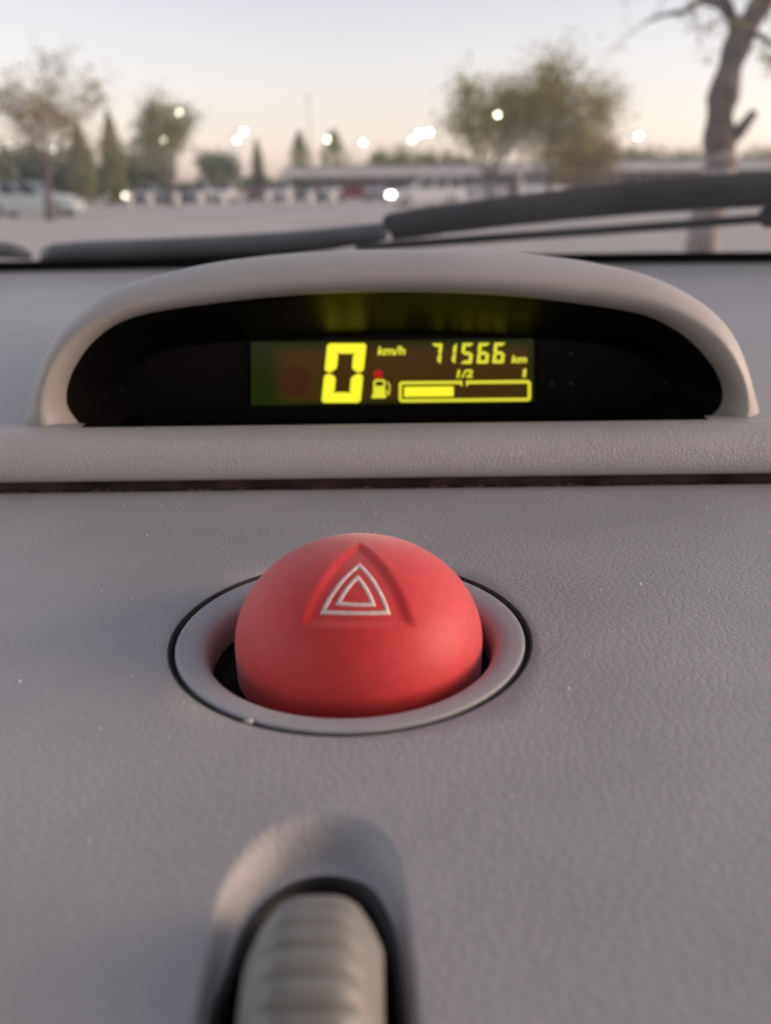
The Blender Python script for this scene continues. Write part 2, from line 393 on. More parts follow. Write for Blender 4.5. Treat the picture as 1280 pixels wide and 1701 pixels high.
# ------------------------------------------------------------------ display hood
innerP = [(142, 725), (124, 705), (108, 682), (105, 655), (116, 618), (145, 575), (190, 540), (250, 520), (350, 505), (450, 494), (550, 488), (640, 486), (740, 487), (840, 492), (940, 502), (1040, 517), (1092, 532), (1140, 560), (1172, 590), (1195, 622), (1205, 650), (1203, 676), (1186, 696), (1168, 712)]
outerP = [(58, 735), (60, 700), (65, 655), (74, 605), (94, 558), (134, 516), (200, 476), (320, 445), (450, 428), (560, 421), (640, 419), (720, 419), (800, 421), (920, 430), (1015, 443), (1090, 463), (1155, 495), (1197, 531), (1221, 572), (1233, 620), (1238, 665), (1240, 700), (1241, 720)]
n = 160
I = resample([onY(*p, 0.232) for p in innerP], n); O = resample([onY(*p, 0.236) for p in outerP], n)
I2 = [Vector((p.x, 0, p.z)) for p in I]; O2 = [Vector((p.x, 0, p.z)) for p in O]
BZ = 0.0118
hood = thing('display_hood', (I2[n // 2].x, 0.235, BZ), 'beige-grey arched hood curving over the digital display', 'instrument hood')
def hring(a, Y, sc=1.0, sx=1.0, drop=0.0):
    out = []; cx = 0.5 * (O2[0].x + O2[-1].x)
    for i in range(n):
        p = I2[i].lerp(O2[i], a)
        fl = math.copysign(.003, p.x - cx) * math.exp(-max(0, p.z - BZ) / .008) * sstep(.45, 1.0, a)
        out.append(Vector((cx + (p.x + fl - cx) * sx, Y, BZ + (p.z - BZ) * sc - drop)))
    return out
hm = MB()
prof_h = [(-.012, .2350), (-.006, .2340), (0.0, .2322), (0.05, .2293), (0.14, .2268), (0.28, .2250), (0.45, .2244), (0.62, .2255), (0.78, .2280), (0.90, .2315), (0.97, .2355), (1.0, .2400)]
ph = catmull([(a, b, 0) for a, b in prof_h], 34)
rings = [hring(p.x, p.y) for p in ph]
for k in range(1, 15):
    u = k / 14
    rings.append(hring(1.0, 0.240 + 0.22 * u, 1 - 0.12 * u - 0.88 * u ** 2.2, 1 + .02 * math.sin(PI * u) - 0.3 * u * u, 0.002 * u))
hm.rings(rings, closed=False)
child(hm.build('hood_shell', M_hood, smooth=True), hood)
# dark glossy inside of the cavity
YB = 0.264
ZT = onY(655, 556, YB).z
bx0, bx1 = I2[0].x + 0.004, I2[-1].x - 0.004
def lring(u):
    a = hring(-.010, .2346); out = []
    a = [Vector((a[0].x, a[0].y, .003))] + a + [Vector((a[-1].x, a[-1].y, .003))]
    zmax = max(p.z for p in a)
    for p in a:
        z1 = BZ + (p.z - BZ) * (ZT - BZ) / (zmax - BZ)
        cx = 0.5 * (bx0 + bx1); x1 = cx + (p.x - cx) * 0.93
        out.append(Vector((p.x + (x1 - p.x) * u, p.y + (YB - p.y) * u, p.z + (z1 - p.z) * u)))
    return out
cm = MB(); cm.rings([lring(k / 8) for k in range(9)], closed=False)
tag(child(cm.build('inner_visor', M_gloss, smooth=True), hood), 'glossy black inner surface catching a reflection of the digits')
bm_ = MB(); br = lring(1.0); cc = Vector(((bx0 + bx1) / 2, YB + .0006, BZ - .002))
bm_.add([cc] + [p + Vector((0, .0005, 0)) for p in br], [(0, i + 1, i) for i in range(1, n + 2)])
FZ = 0.0030
bm_.add([(CX0, YB, BZ + .001), (CX1, YB, BZ + .001), (CX1, YB, FZ), (CX0, YB, FZ)], [(0, 1, 2, 3)])
wl = MB()
wl.add([(XA, .2222, .0127), (XB, .2222, .0127), (XB, .2226, FZ), (XA, .2226, FZ), (CX1, YB, FZ), (CX0, YB, FZ)], [(0, 1, 2, 3), (3, 2, 4, 5)])
for cx_ in (CX0, CX1): wl.add([(cx_, .2264, .0122), (cx_, .2355, .0122), (cx_, .2355, FZ), (cx_, .2264, FZ)], [(0, 1, 2, 3)])
tag(child(wl.build('recess_floor', M_gloss), hood), 'glossy black floor of the display recess')
tag(child(bm_.build('back_plate', M_face), hood), 'near-black back plate of the display recess')

# ------------------------------------------------------------------ digital display
YD = YB - 0.0012
dc = onY(652, 617, YD)
disp = thing('digital_display', (dc.x, YD, onY(652, 676, YD).z), 'lit yellow-green digital display showing 0 km/h and 71566 km', 'display')
def dp(px, py, off=0.0): return onY(px, py, YD - off)
def plate(P, th, off, rows=None):
    """a thin solid plate on the display from photo points"""
    mb = MB(); f = [dp(*p, off) for p in P]; b = [v + Vector((0, th, 0)) for v in f]
    k = len(P); mb.add(f + b, [tuple(range(k)), tuple(range(2 * k - 1, k - 1, -1))] + [(i, i + k, (i + 1) % k + k, (i + 1) % k) for i in range(k)])
    return mb
def rrect(x0, y0, x1, y1, r, sk=0.0, n=5, tilt=0.0):
    P = []
    for cx, cy, a0 in ((x1 - r, y0 + r, -90), (x1 - r, y1 - r, 0), (x0 + r, y1 - r, 90), (x0 + r, y0 + r, 180)):
        for k in range(n + 1):
            a = R(a0 + 90 * k / n); P.append((cx + r * math.cos(a), cy + r * math.sin(a)))
    ym = (y0 + y1) / 2; xm = (x0 + x1) / 2
    return [(x - (y - ym) * sk, y - (x - xm) * tilt) for x, y in P]
sp = plate(rrect(417, 566, 886, 671, 2, tilt=0.0125), 0.0010, 0.0)
child(sp.build('screen', M_screen), disp)
def seg_poly(kind, x0, y0, x1, y1, t, g=1.0, skew=0.12, tv=None):
    """one bar of a seven-bar digit"""
    tv = tv or t; ym = (y0 + y1) / 2; h = tv * .5
    S_ = {'a': [(x0 + g, y0), (x1 - g, y0), (x1 - t - g * .4, y0 + tv), (x0 + t + g * .4, y0 + tv)],
          'd': [(x0 + t + g * .4, y1 - tv), (x1 - t - g * .4, y1 - tv), (x1 - g, y1), (x0 + g, y1)],
          'f': [(x0, y0 + g * .5), (x0 + t, y0 + tv + g * .2), (x0 + t, ym - h * .9), (x0 + t * .45, ym - g * .5), (x0, ym - h * .5)],
          'b': [(x1, y0 + g * .5), (x1, ym - h * .5), (x1 - t * .45, ym - g * .5), (x1 - t, ym - h * .9), (x1 - t, y0 + tv + g * .2)],
          'e': [(x0, y1 - g * .5), (x0, ym + h * .5), (x0 + t * .45, ym + g * .5), (x0 + t, ym + h * .9), (x0 + t, y1 - tv - g * .2)],
          'c': [(x1, y1 - g * .5), (x1 - t, y1 - tv - g * .2), (x1 - t, ym + h * .9), (x1 - t * .45, ym + g * .5), (x1, ym + h * .5)],
          'g': [(x0 + t * .5, ym), (x0 + t, ym - h), (x1 - t, ym - h), (x1 - t * .5, ym), (x1 - t, ym + h), (x0 + t, ym + h)]}[kind]
    return [(x - (y - ym) * skew, y) for x, y in S_]
DIG = {'0': 'abcdef', '1': 'bc', '5': 'afgcd', '6': 'afgecd', '7': 'abc'}
def digit(name, ch, x0, y0, x1, y1, t, M, label, g, skew, tv=None, roundc=0.0):
    o = bpy.data.objects.new(name, None); C.objects.link(o); o['label'] = label
    o.parent = disp; c = dp((x0 + x1) / 2, y1, .0004); o.location = c - disp.location
    for s in DIG[ch]:
        P = seg_poly(s, x0, y0, x1, y1, t, g, skew, tv)
        if roundc:   # round off the outer corners
            ym = (y0 + y1) / 2
            Q = []
            k = len(P)
            for i, p in enumerate(P):
                a = Vector(P[i - 1]); b = Vector(p); c2 = Vector(P[(i + 1) % k])
                r = min(roundc, (a - b).length * .4, (c2 - b).length * .4)
                Q += [tuple(b + (a - b).normalized() * r), tuple(b + (a - b).normalized() * r * .3 + (c2 - b).normalized() * r * .3), tuple(b + (c2 - b).normalized() * r)]
            P = Q
        ob = plate(P, 0.0003, 0.0004).build('segment', M)
        ob.parent = o; ob.matrix_parent_inverse = Matrix.Translation(c).inverted()
digit('speed_digit', '0', 538.5, 570.5, 603.5, 669, 20, M_seg, 'large glowing speed figure 0', 0.6, 0.10, 17, 3.5)
for ch, x0, x1, lb in (('7', 715, 733, 'small glowing 7, first of the odometer figures'), ('1', 738, 757, 'small glowing 1 in the odometer'), ('5', 766, 785, 'small glowing 5 in the middle of the odometer'), ('6', 793, 812, 'small glowing 6 after the 5'), ('6', 819, 838, 'small glowing 6, last odometer figure')):
    yo = -(x0 - 777) * 0.012
    digit('odometer_digit', ch, x0, 570 + yo, x1, 604 + yo, 5.6, M_segS, lb, 0.3, 0.10, 5.0, 0.8)
def text(name, body, px, py, h, M, label, w=1.0, bold=0.02):
    cu = bpy.data.curves.new('t', 'FONT'); cu.body = body; cu.size = 1; cu.shear = 0.12; cu.offset = bold; cu.extrude = 0.02
    t = bpy.data.objects.new('t', cu); C.objects.link(t); dg = bpy.context.evaluated_depsgraph_get()
    me = bpy.data.meshes.new_from_object(t.evaluated_get(dg)); bpy.data.objects.remove(t)
    co = [v.co.copy() for v in me.vertices]; x0 = min(c.x for c in co); x1 = max(c.x for c in co); y0 = min(c.y for c in co); y1 = max(c.y for c in co)
    a = dp(px, py, .0005); b = dp(px + w, py - h, .0005)
    for v in me.vertices:
        v.co = Vector((a.x + (v.co.x - x0) / (x1 - x0) * (b.x - a.x), a.y - v.co.z * .006, a.z + (v.co.y - y0) / (y1 - y0) * (b.z - a.z)))
    me.materials.append(M); o = bpy.data.objects.new(name, me); C.objects.link(o); o['label'] = label
    return child(o, disp)
text('unit_text', 'km/h', 627, 590, 15, M_segS, 'small glowing letters km/h', 46, .03)
text('unit_text', 'km', 849, 603, 13, M_segS, 'small glowing letters km', 26, .03)
text('gauge_mark', '1/2', 758, 627.5, 13.5, M_segS, 'small glowing half-tank mark 1/2', 27, .03)
def gm1():
    return plate([(869, 613), (874, 613), (872.5, 626.5), (867.5, 626.5)], .0003, .0005)
ob = gm1().build('gauge_mark', M_segS); ob['label'] = 'small glowing full-tank mark 1'; child(ob, disp)
# fuel gauge
TL = 0.010
def outline(x0, y0, x1, y1, r, t):
    a = rrect(x0, y0, x1, y1, r, tilt=TL, n=6); b = rrect(x0 + t, y0 + t, x1 - t, y1 - t, max(r - t, .8), tilt=TL, n=6)
    mb = MB(); k = len(a)
    fa = [dp(*p, .0004) for p in a]; fb = [dp(*p, .0004) for p in b]
    ym = None
    # leave the little gap in the upper line between x 766 and 775
    for i in range(k):
        j = (i + 1) % k
        if a[i][0] < 700 and a[j][0] > 840:   # upper line, left to right
            def P(line, x):
                (xa, ya), (xb, yb) = line; u = (x - xa) / (xb - xa); return (x, ya + (yb - ya) * u)
            for s0, s1 in (((a[i][0]), 766), (775, (a[j][0]))):
                q = [P((a[i], a[j]), s0), P((a[i], a[j]), s1), P((b[i], b[j]), min(max(s1, b[i][0]), b[j][0])), P((b[i], b[j]), max(s0, b[i][0]))]
                mb.add([dp(*p, .0004) for p in q], [(0, 1, 2, 3)])
        else: mb.add([fa[i], fa[j], fb[j], fb[i]], [(0, 1, 2, 3)])
    return mb
om = outline(662, 632.5, 881, 667, 6, 5)
for x in (764, 773.5):
    om.v += []; om.add([dp(x, 632.5, .0004), dp(x + 3, 632.5, .0004), dp(x + 3.5, 641, .0004), dp(x + .5, 641, .0004)], [(0, 1, 2, 3)])
ob = om.build('gauge_frame', M_segS); md = ob.modifiers.new('t', 'SOLIDIFY'); md.thickness = .0002; child(ob, disp); ob['label'] = 'rounded glowing outline of the fuel gauge'
ob = plate(rrect(671, 642.5, 753, 659, 1.5, tilt=TL), .0003, .0004).build('gauge_fill', M_seg); child(ob, disp); ob['label'] = 'solid glowing bar filling just under half the gauge'
# fuel pump symbol
fp = MB()
for P in ([(620, 634), (623, 630.5), (637, 630.5), (640, 633), (639, 658), (619, 658.5)], [(617.5, 656.5), (641, 656), (641, 661), (617, 661.5)]):
    q = plate(P, .0003, .0004); fp.add(q.v, q.f)
hose = [(638, 650), (642, 650), (643.5, 656), (646, 655), (646.8, 640), (643, 634)]
fp.tube([dp(*p, .0004) for p in hose], .00022, 6)
ob = fp.build('fuel_symbol', M_segS); child(ob, disp); ob['label'] = 'small glowing fuel pump symbol'
M_dark = mat('symbol_window', (.02, .02, .008), .5)
ob = plate([(624, 634), (636.5, 634), (636, 641), (623.5, 641)], .0001, .0006).build('symbol_window', M_dark); child(ob, disp)
ob = plate([(628 + 8 * math.cos(a * PI / 10), 621.5 + 7.5 * math.sin(a * PI / 10)) for a in range(20)], .0003, .0003).build('red_indicator', M_redl); child(ob, disp)
M_faint = mat('faint_red_indicator', (.02, .008, .004), .5, emis=(.06, .018, .004), es=0.35 * K)
ob = plate([(490 + 26 * math.cos(a * PI / 12), 634 + 27 * math.sin(a * PI / 12)) for a in range(24)], .0002, .0002).build('faint_indicator', M_faint); child(ob, disp); ob['label'] = 'barely glowing dark red round symbol'
# unlit symbols right of the screen
for (x, y) in ((948, 588), (948, 637), (916, 637)):
    q = plate([(x - 5, y + 3), (x + 5, y + 3), (x, y - 5)], .0002, .0002); ob = q.build('unlit_symbol', M_ghost); child(ob, disp)

# ------------------------------------------------------------------ hazard button and its ring
ringt = thing('button_ring', (RC.x, RC.y, 0), 'flat grey ring set flush in the panel round the red button', 'ring')
rg = MB(); Ri = 0.0233
pr = catmull([(R_OUT - .0008, -.004, 0), (R_OUT - .0008, -.0006, 0), (R_OUT - .00092, -.00015, 0), (R_OUT - .0012, .00005, 0), (0.0275, .00005, 0), (0.0260, -.0001, 0), (0.0248, -.0005, 0), (0.0239, -.0014, 0), (0.0234, -.0030, 0), (Ri, -.006, 0), (Ri, -.011, 0)], 60)
lathe(rg, [(p.x, p.y) for p in pr], (0, 0, 0), 192)
rg.build('bezel', M_bezel, ringt, smooth=True)
sk = MB(); lathe(sk, [(Ri - .0001, -.0062), (Ri - .0004, -.0115), (0.001, -.0125)], (0, 0, 0), 96); sk.build('socket', M_black, ringt, smooth=True)  # black lining stands in for the deep shade round the button
gr_ = MB(); lathe(gr_, [(R_OUT - .0009, -.0012), (R_OUT - .0001, -.0012), (R_OUT - .00003, -.0002), (R_OUT + .0001, -.00002), (R_OUT + .00028, .00007), (R_OUT + .00036, .00004)], (0, 0, 0), 192)
ob = gr_.build('groove', M_black, ringt, smooth=True); ob['label'] = 'thin black groove round the ring'

BC = Vector((onZ(594, 1088).x, 0.1327, -0.0012)); A_, B_, Cz = 0.0206, 0.0203, 0.0172
button = thing('hazard_button', BC, 'domed red hazard button with a white double triangle', 'button')
def ell(o, d):
    """nearest hit of a ray with the dome"""
    q = Vector(((o.x - BC.x) / A_, (o.y - BC.y) / B_, (o.z - BC.z) / Cz)); e = Vector((d.x / A_, d.y / B_, d.z / Cz))
    a = e.dot(e); b = q.dot(e); c = q.dot(q) - 1; D = b * b - a * c
    if D < 0: return None
    return o + d * ((-b - math.sqrt(D)) / a)
P0 = ell(CAM, ray(594, 988)); q = P0 - BC; n0 = Vector((q.x / A_ ** 2, q.y / B_ ** 2, q.z / Cz ** 2)).normalized()
e1 = ex - n0 * ex.dot(n0); e1.normalize(); e2 = n0.cross(e1)
if e2.z < 0: e2 = -e2
def uv(px, py):
    h = onP(px, py, P0, n0) - P0; return Vector((h.dot(e1), h.dot(e2)))
def uvs(px, py):
    h = ell(CAM, ray(px, py)) - P0; return Vector((h.dot(e1), h.dot(e2)))
rec = [uvs(597, 902), uvs(500, 1040), uvs(686, 1040)]
def bulge_tri(T, b, k=10):
    out = []; cen = (T[0] + T[1] + T[2]) / 3
    for i in range(3):
        a, c = T[i], T[(i + 1) % 3]; L = (c - a).length; nrm = Vector(((c - a).y, -(c - a).x)).normalized()
        if nrm.dot((a + c) / 2 - cen) < 0: nrm = -nrm
        for j in range(k):
            u = j / k; out.append(a.lerp(c, u) + nrm * (4 * u * (1 - u) * b * L))
    return out
recP = bulge_tri(rec, 0.05)
def sd_poly(P, p):
    best = 1e9; ins = False; k = len(P)
    for i in range(k):
        a, b = P[i], P[(i + 1) % k]; d = b - a; t = max(0, min(1, (p - a).dot(d) / d.dot(d))); best = min(best, (p - a - d * t).length)
        if (a.y > p.y) != (b.y > p.y) and p.x < (b.x - a.x) * (p.y - a.y) / (b.y - a.y) + a.x: ins = not ins
    return -best if ins else best
def depth(u):
    s = sd_poly(recP, u); return 0.00072 * sstep(0.0005, -0.0014, s)
dm = MB(); nth, nph = 220, 130; rsb = []
for i in range(nph + 1):
    ph_ = -0.30 + (PI / 2 + 0.30 - 0.002) * i / nph
    row = []
    for k in range(nth):
        a = 2 * PI * k / nth
        c = math.cos(ph_) if ph_ > 0 else 1 - 0.03 * ph_ * ph_; s = math.sin(ph_) if ph_ > 0 else ph_
        p = BC + Vector((A_ * c * math.cos(a), B_ * c * math.sin(a), Cz * s))
        h = p - P0
        if h.dot(n0) > -0.009 and ph_ > 0:
            p = p - n0 * depth(Vector((h.dot(e1), h.dot(e2))))
        row.append(p - BC)
    rsb.append(row)
dm.rings(rsb, True, False, True)
dm.build('dome', M_red, button, smooth=True)
def on_dome(u, lift):
    o = P0 + e1 * u.x + e2 * u.y + n0 * 0.03; h = ell(o, -n0)
    return h - n0 * (depth(u) - lift) - BC
def tri_line(T, t, b=0.045, k=16):
    out = bulge_tri(T, b, k); cen = (T[0] + T[1] + T[2]) / 3
    mb = MB(); K = len(out)
    # inner line by mitred offset
    inn = []
    for i in range(K):
        d1 = (out[i] - out[i - 1]).normalized(); d2 = (out[(i + 1) % K] - out[i]).normalized()
        n1 = Vector((-d1.y, d1.x)); n2 = Vector((-d2.y, d2.x))
        if n1.dot(cen - out[i]) < 0: n1 = -n1; n2 = -n2
        m_ = (n1 + n2).normalized(); inn.append(out[i] + m_ * (t / max(m_.dot(n2), .4)))
    L = [[on_dome(p, -.00008) for p in out], [on_dome(p, .00006) for p in out], [on_dome(p.lerp(q, .5), .00007) for p, q in zip(out, inn)], [on_dome(p, .00006) for p in inn], [on_dome(p, -.00008) for p in inn]]
    mb.rings(L); return mb
ob = tri_line([uvs(597, 931), uvs(531, 1016), uvs(649, 1017)], 0.00062).build('warning_triangle', M_white, button, smooth=True); ob['label'] = 'outer white triangle outline'
ob = tri_line([uvs(594, 951), uvs(557, 1001), uvs(624, 1003)], 0.00062).build('warning_triangle', M_white, button, smooth=True); ob['label'] = 'inner white triangle outline'

# ------------------------------------------------------------------ thumb wheel
WC = Vector((onZ(511, 1640, .005).x, 0.0620, -0.0055)); RW = 0.0120; HW = 0.0065
wheel = thing('thumb_wheel', WC, 'ribbed grey thumb wheel standing in the shadow-black slot at the bottom', 'thumb wheel')
wm = MB(); rs = []; NA = 540
for i in range(41):
    s = -1 + 2 * i / 40; x = s * HW
    base = RW * (1 - 0.42 * abs(s) ** 3.2) if abs(s) < 1 else RW * .58
    rib = sstep(0.80, 0.55, abs(s))
    row = []
    for k in range(NA):
        a = 2 * PI * k / NA
        u = (a * 27 / (2 * PI)) % 1.0
        g = 0.00055 * (math.sin(PI * u) ** 0.5) 
        r = base - 0.0006 * rib + g * rib * 1.4
        row.append(Vector((x, r * math.cos(a), r * math.sin(a))))
    rs.append(row)
wm.rings(rs, True, True, True)
wm.build('ribbed_rim', M_wheel, wheel, smooth=True)

# ------------------------------------------------------------------ specks and blob on the panel
def blob(mb, c, r, seed):
    q = random.Random(seed); rs = []
    for i in range(6):
        ph_ = PI / 2 * i / 5; rs.append([Vector((c[0] + r * math.cos(ph_) * math.cos(2 * PI * k / 9) * q.uniform(.7, 1.2), c[1] + r * math.cos(ph_) * math.sin(2 * PI * k / 9) * q.uniform(.7, 1.2), c[2] + r * .7 * math.sin(ph_))) for k in range(9)])
    mb.rings(rs, True, False, True)
sp_ = MB(); p = onZ(413, 1197); blob(sp_, (p.x, p.y, -.0002), .00075, 3)
o = sp_.build('glue_speck', M_bezel, smooth=True); tag(o, 'small pale lump on the black groove at the lower left of the ring', 'speck')
M_fluff = mat('lint', (.8, .8, .78), .8)
for (px, py, s, lb) in ((704, 892, 1, 'tiny white lint speck on the panel right above the red button'), (623, 855, .8, 'tiny white lint speck on the panel above the red button, nearest the gap'), (776, 887, .6, 'tiny white lint speck right of the others on the panel')):
    f_ = MB(); p = onZ(px, py); f_.tube([(p.x - .0004 * s, p.y + .0002, .0001), (p.x, p.y - .0002, .0003), (p.x + .0004 * s, p.y - .0003, .0001)], .00012 * s, 6)
    tag(f_.build('lint_speck', M_fluff, smooth=True), lb, 'lint', 'lint specks on the dashboard panel')

du = MB(); q = random.Random(77)
for i in range(420):
    x = q.uniform(-.12, .12); y = q.uniform(.07, .205)
    if math.hypot(x - RC.x, y - RC.y) < R_OUT + .001 or (y < .1 and abs(x - WX) < .02): continue
    s_ = q.uniform(.00004, .00012) * (1.8 if q.random() < .06 else 1)
    du.box((x, y, s_ * .4 + .00003), (s_ * q.uniform(.6, 1.8), s_, s_ * .5), Matrix.Rotation(q.uniform(0, 3), 3, 'Z'))
tag(du.build('dust', M_fluff), 'fine pale dust grains scattered on the panel', 'dust', kind='stuff')

# ------------------------------------------------------------------ windscreen, cabin
WB = Vector((0, 0.704, 0.0125)); WT = Vector((0, 0.02, 0.46))
wslope = (WT - WB); wn = Vector((0, wslope.z, -wslope.y)).normalized()     # outward normal (up and forward)
def curve_y(x): return -0.05 * (x / 0.65) ** 2
ws = thing('windscreen', WB, 'sloping windscreen with a pale glare veil mixed into the glass and a black band along its lower edge', 'windscreen')
gm_ = MB(); rs = []
for j in range(11):
    u = -0.03 + 1.03 * j / 10; p = WB + wslope * u
    rs.append([Vector((x, p.y + curve_y(x) * (1 - .3 * u), p.z)) for x in [-.66 + 1.32 * i / 24 for i in range(25)]])
gm_.rings(rs, closed=False); child(gm_.build('glass', M_glass, smooth=True), ws)
fr_ = MB(); rs = []
for u in (-0.03, 0.0235):
    p = WB + wslope * u - wn * 0.0015
    rs.append([Vector((x, p.y + curve_y(x), p.z)) for x in [-.66 + 1.32 * i / 24 for i in range(25)]])
fr_.rings(rs, closed=False); o = child(fr_.build('black_edge_band', M_frit, smooth=True), ws)
cab = thing('car_cabin', (0, -0.4, -0.6), 'inside of the car round the dashboard: roof lining, pillars, doors and bonnet', 'car body')
rf = MB(); rf.box((0, -.72, .475), (.66, .74, .012)); rf.box((0, .0, .465), (.66, .03, .012)); child(rf.build('roof_lining', M_liner), cab)
for s in (-1, 1):
    pl = MB(); d = Vector((0, WB.y - .05, .0)); 
    pl.tube([(s * .675, .68, -.02), (s * .665, .35, .22), (s * .655, .0, .46)], .028, 8)
    child(pl.build('pillar', M_door, smooth=True), cab)
    pl = MB(); pl.tube([(s * .67, -.62, -.1), (s * .66, -.66, .47)], .05, 8); child(pl.build('pillar', M_door, smooth=True), cab)
    dr = MB(); dr.box((s * .70, -.45, -.34), (.03, 1.15, .37)); child(dr.build('door', M_door, bevel=.01), cab)
bk = MB(); bk.box((0, -1.46, -.22), (.68, .02, .48)); child(bk.build('rear_bulkhead', M_door), cab)
fl = MB(); fl.box((0, -.4, -.72), (.7, 1.1, .02)); child(fl.build('cabin_floor', M_door), cab)
bn = MB(); rs = []
for (y, z) in ((.74, -.03), (.80, -.035), (.95, -.08), (1.15, -.16), (1.35, -.28), (1.45, -.42), (1.47, -.7)):
    rs.append([Vector((x, y - .12 * (x / .72) ** 2, z - .05 * (x / .72) ** 4)) for x in [-.72 + 1.44 * i / 16 for i in range(17)]])
bn.rings(rs, closed=False); child(bn.build('bonnet', M_paint, smooth=True), cab)
cw = MB(); cw.rings([[Vector((x, y - .06 * (x / .7) ** 2, z)) for x in [-.7 + 1.4 * i / 16 for i in range(17)]] for (y, z) in ((.71, -.004), (.715, -.03), (.75, -.034))], closed=False)
child(cw.build('cowl', M_black, smooth=True), cab)

# ------------------------------------------------------------------ wipers (outside, resting just above the glass)
def wp(px, py, off=0.012):
    return onP(px, py, WB + wn * off, wn)
def sweep(pts, up_w, dn_w, th, nrm_off=0.0, n=10):
    """rounded bar: at each centre point half widths along the glass and thickness off it"""
    mb = MB(); rs = []
    P = pts
    for i, p in enumerate(P):
        d = (P[min(i + 1, len(P) - 1)] - P[max(i - 1, 0)]).normalized(); s = wn.cross(d).normalized()
        if s.z < 0: s = -s
        r = []
        for k in range(n):
            a = 2 * PI * k / n; c, sn = math.cos(a), math.sin(a)
            c = math.copysign(abs(c) ** .7, c); sn = math.copysign(abs(sn) ** .7, sn)
            r.append(p + s * (c * (up_w[i] if c > 0 else dn_w[i])) + wn * (sn * th[i] + nrm_off))
        rs.append(r)
    mb.rings(rs, True, True, True); return mb
wip = thing('windscreen_wiper', wp(1500, 330), 'thick black wiper arm rising to the right across the windscreen', 'wiper')
k_ = 0.72 / F
cen = [(638, 375), (641, 373.5), (650, 372), (700, 364), (760, 356), (850, 344), (950, 332), (1060, 321), (1170, 312), (1280, 305), (1420, 296), (1600, 290)]
hw = [5, 13, 17, 18, 18, 18, 18, 18, 19, 20, 21, 22]
U = [h * k_ * 1.02 for h in hw]
mb = sweep([wp(*c, .016) for c in cen], U, U, [max(.003, u * .7) for u in U]); child(mb.build('arm_cover', M_rubber, smooth=True), wip)
cen = [(732, 381), (740, 380), (850, 367), (950, 357), (1060, 347), (1170, 340), (1280, 334), (1420, 328), (1600, 322)]
U = [u * k_ for u in (5, 9, 9, 9, 9, 9, 9, 9, 9)]
mb = sweep([wp(*c, .012) for c in cen], U, U, [.003] * 9); o = child(mb.build('arm_rail', M_wgreen, smooth=True), wip)
cen = [(650, 392), (690, 388), (733, 382)]
mb = sweep([wp(*c, .010) for c in cen], [.004] * 3, [.0035] * 3, [.003] * 3); child(mb.build('blade_clip', M_rubber, smooth=True), wip)
cen = [(590, 411), (610, 410), (700, 404), (850, 393), (1000, 383), (1150, 372), (1278, 362), (1500, 348)]
U = [u * k_ for u in (2.5, 4, 6, 6.5, 7, 7, 7, 7)]
mb = sweep([wp(*c, .010) for c in cen], U, U, [.003] * 8); o = child(mb.build('linkage_rod', M_wgreen, smooth=True), wip)
kn = MB(); c = wp(1279, 359, .014)
for ii in range(1): pass
rs = [[c + (ex * math.cos(2 * PI * k / 16) + wslope.normalized() * math.sin(2 * PI * k / 16)) * r_ + wn * z_ for k in range(16)] for r_, z_ in ((.006, -.006), (.0078, -.004), (.0078, .004), (.0055, .006))]
kn.rings(rs, True, True, True); child(kn.build('pivot_nut', M_rubber, smooth=True), wip)
wip2 = thing('windscreen_wiper', wp(100, 420), 'low slate-grey wiper blade lying along the left foot of the windscreen', 'wiper')
cen = [(70, 425), (90, 420), (150, 417), (220, 415), (300, 412), (400, 408), (480, 403), (545, 397), (590, 391), (630, 386), (643, 385)]
upx = [4, 12, 16, 18, 20, 21, 21, 19, 16, 12, 6]; dnx = [8, 16, 20, 22, 22, 22, 20, 17, 13, 9, 5]
mb = sweep([wp(*c, .009) for c in cen], [u * k_ for u in upx], [u * k_ * .15 for u in dnx], [.006] * 11, n=12); child(mb.build('blade_spoiler', M_wmetal, smooth=True), wip2)
mb = sweep([wp(c[0], c[1] + u * .42, .007) for c, u in zip(cen, dnx)], [u * k_ * .5 for u in dnx], [u * k_ * .5 for u in dnx], [.005] * 11, n=10); child(mb.build('rubber_strip', M_rubber, smooth=True), wip2)
noz = MB(); 
mb = sweep([wp(*c, .010) for c in [(-40, 416), (-10, 415), (15, 416), (38, 420), (52, 426)]], [.006, .007, .006, .004, .002], [.007, .007, .007, .006, .004], [.005, .005, .005, .004, .002], n=12)
mb.build('washer_nozzle', M_wmetal, smooth=True)
tag(bpy.data.objects['washer_nozzle'], 'small rounded grey cap at the left foot of the windscreen', 'washer nozzle')

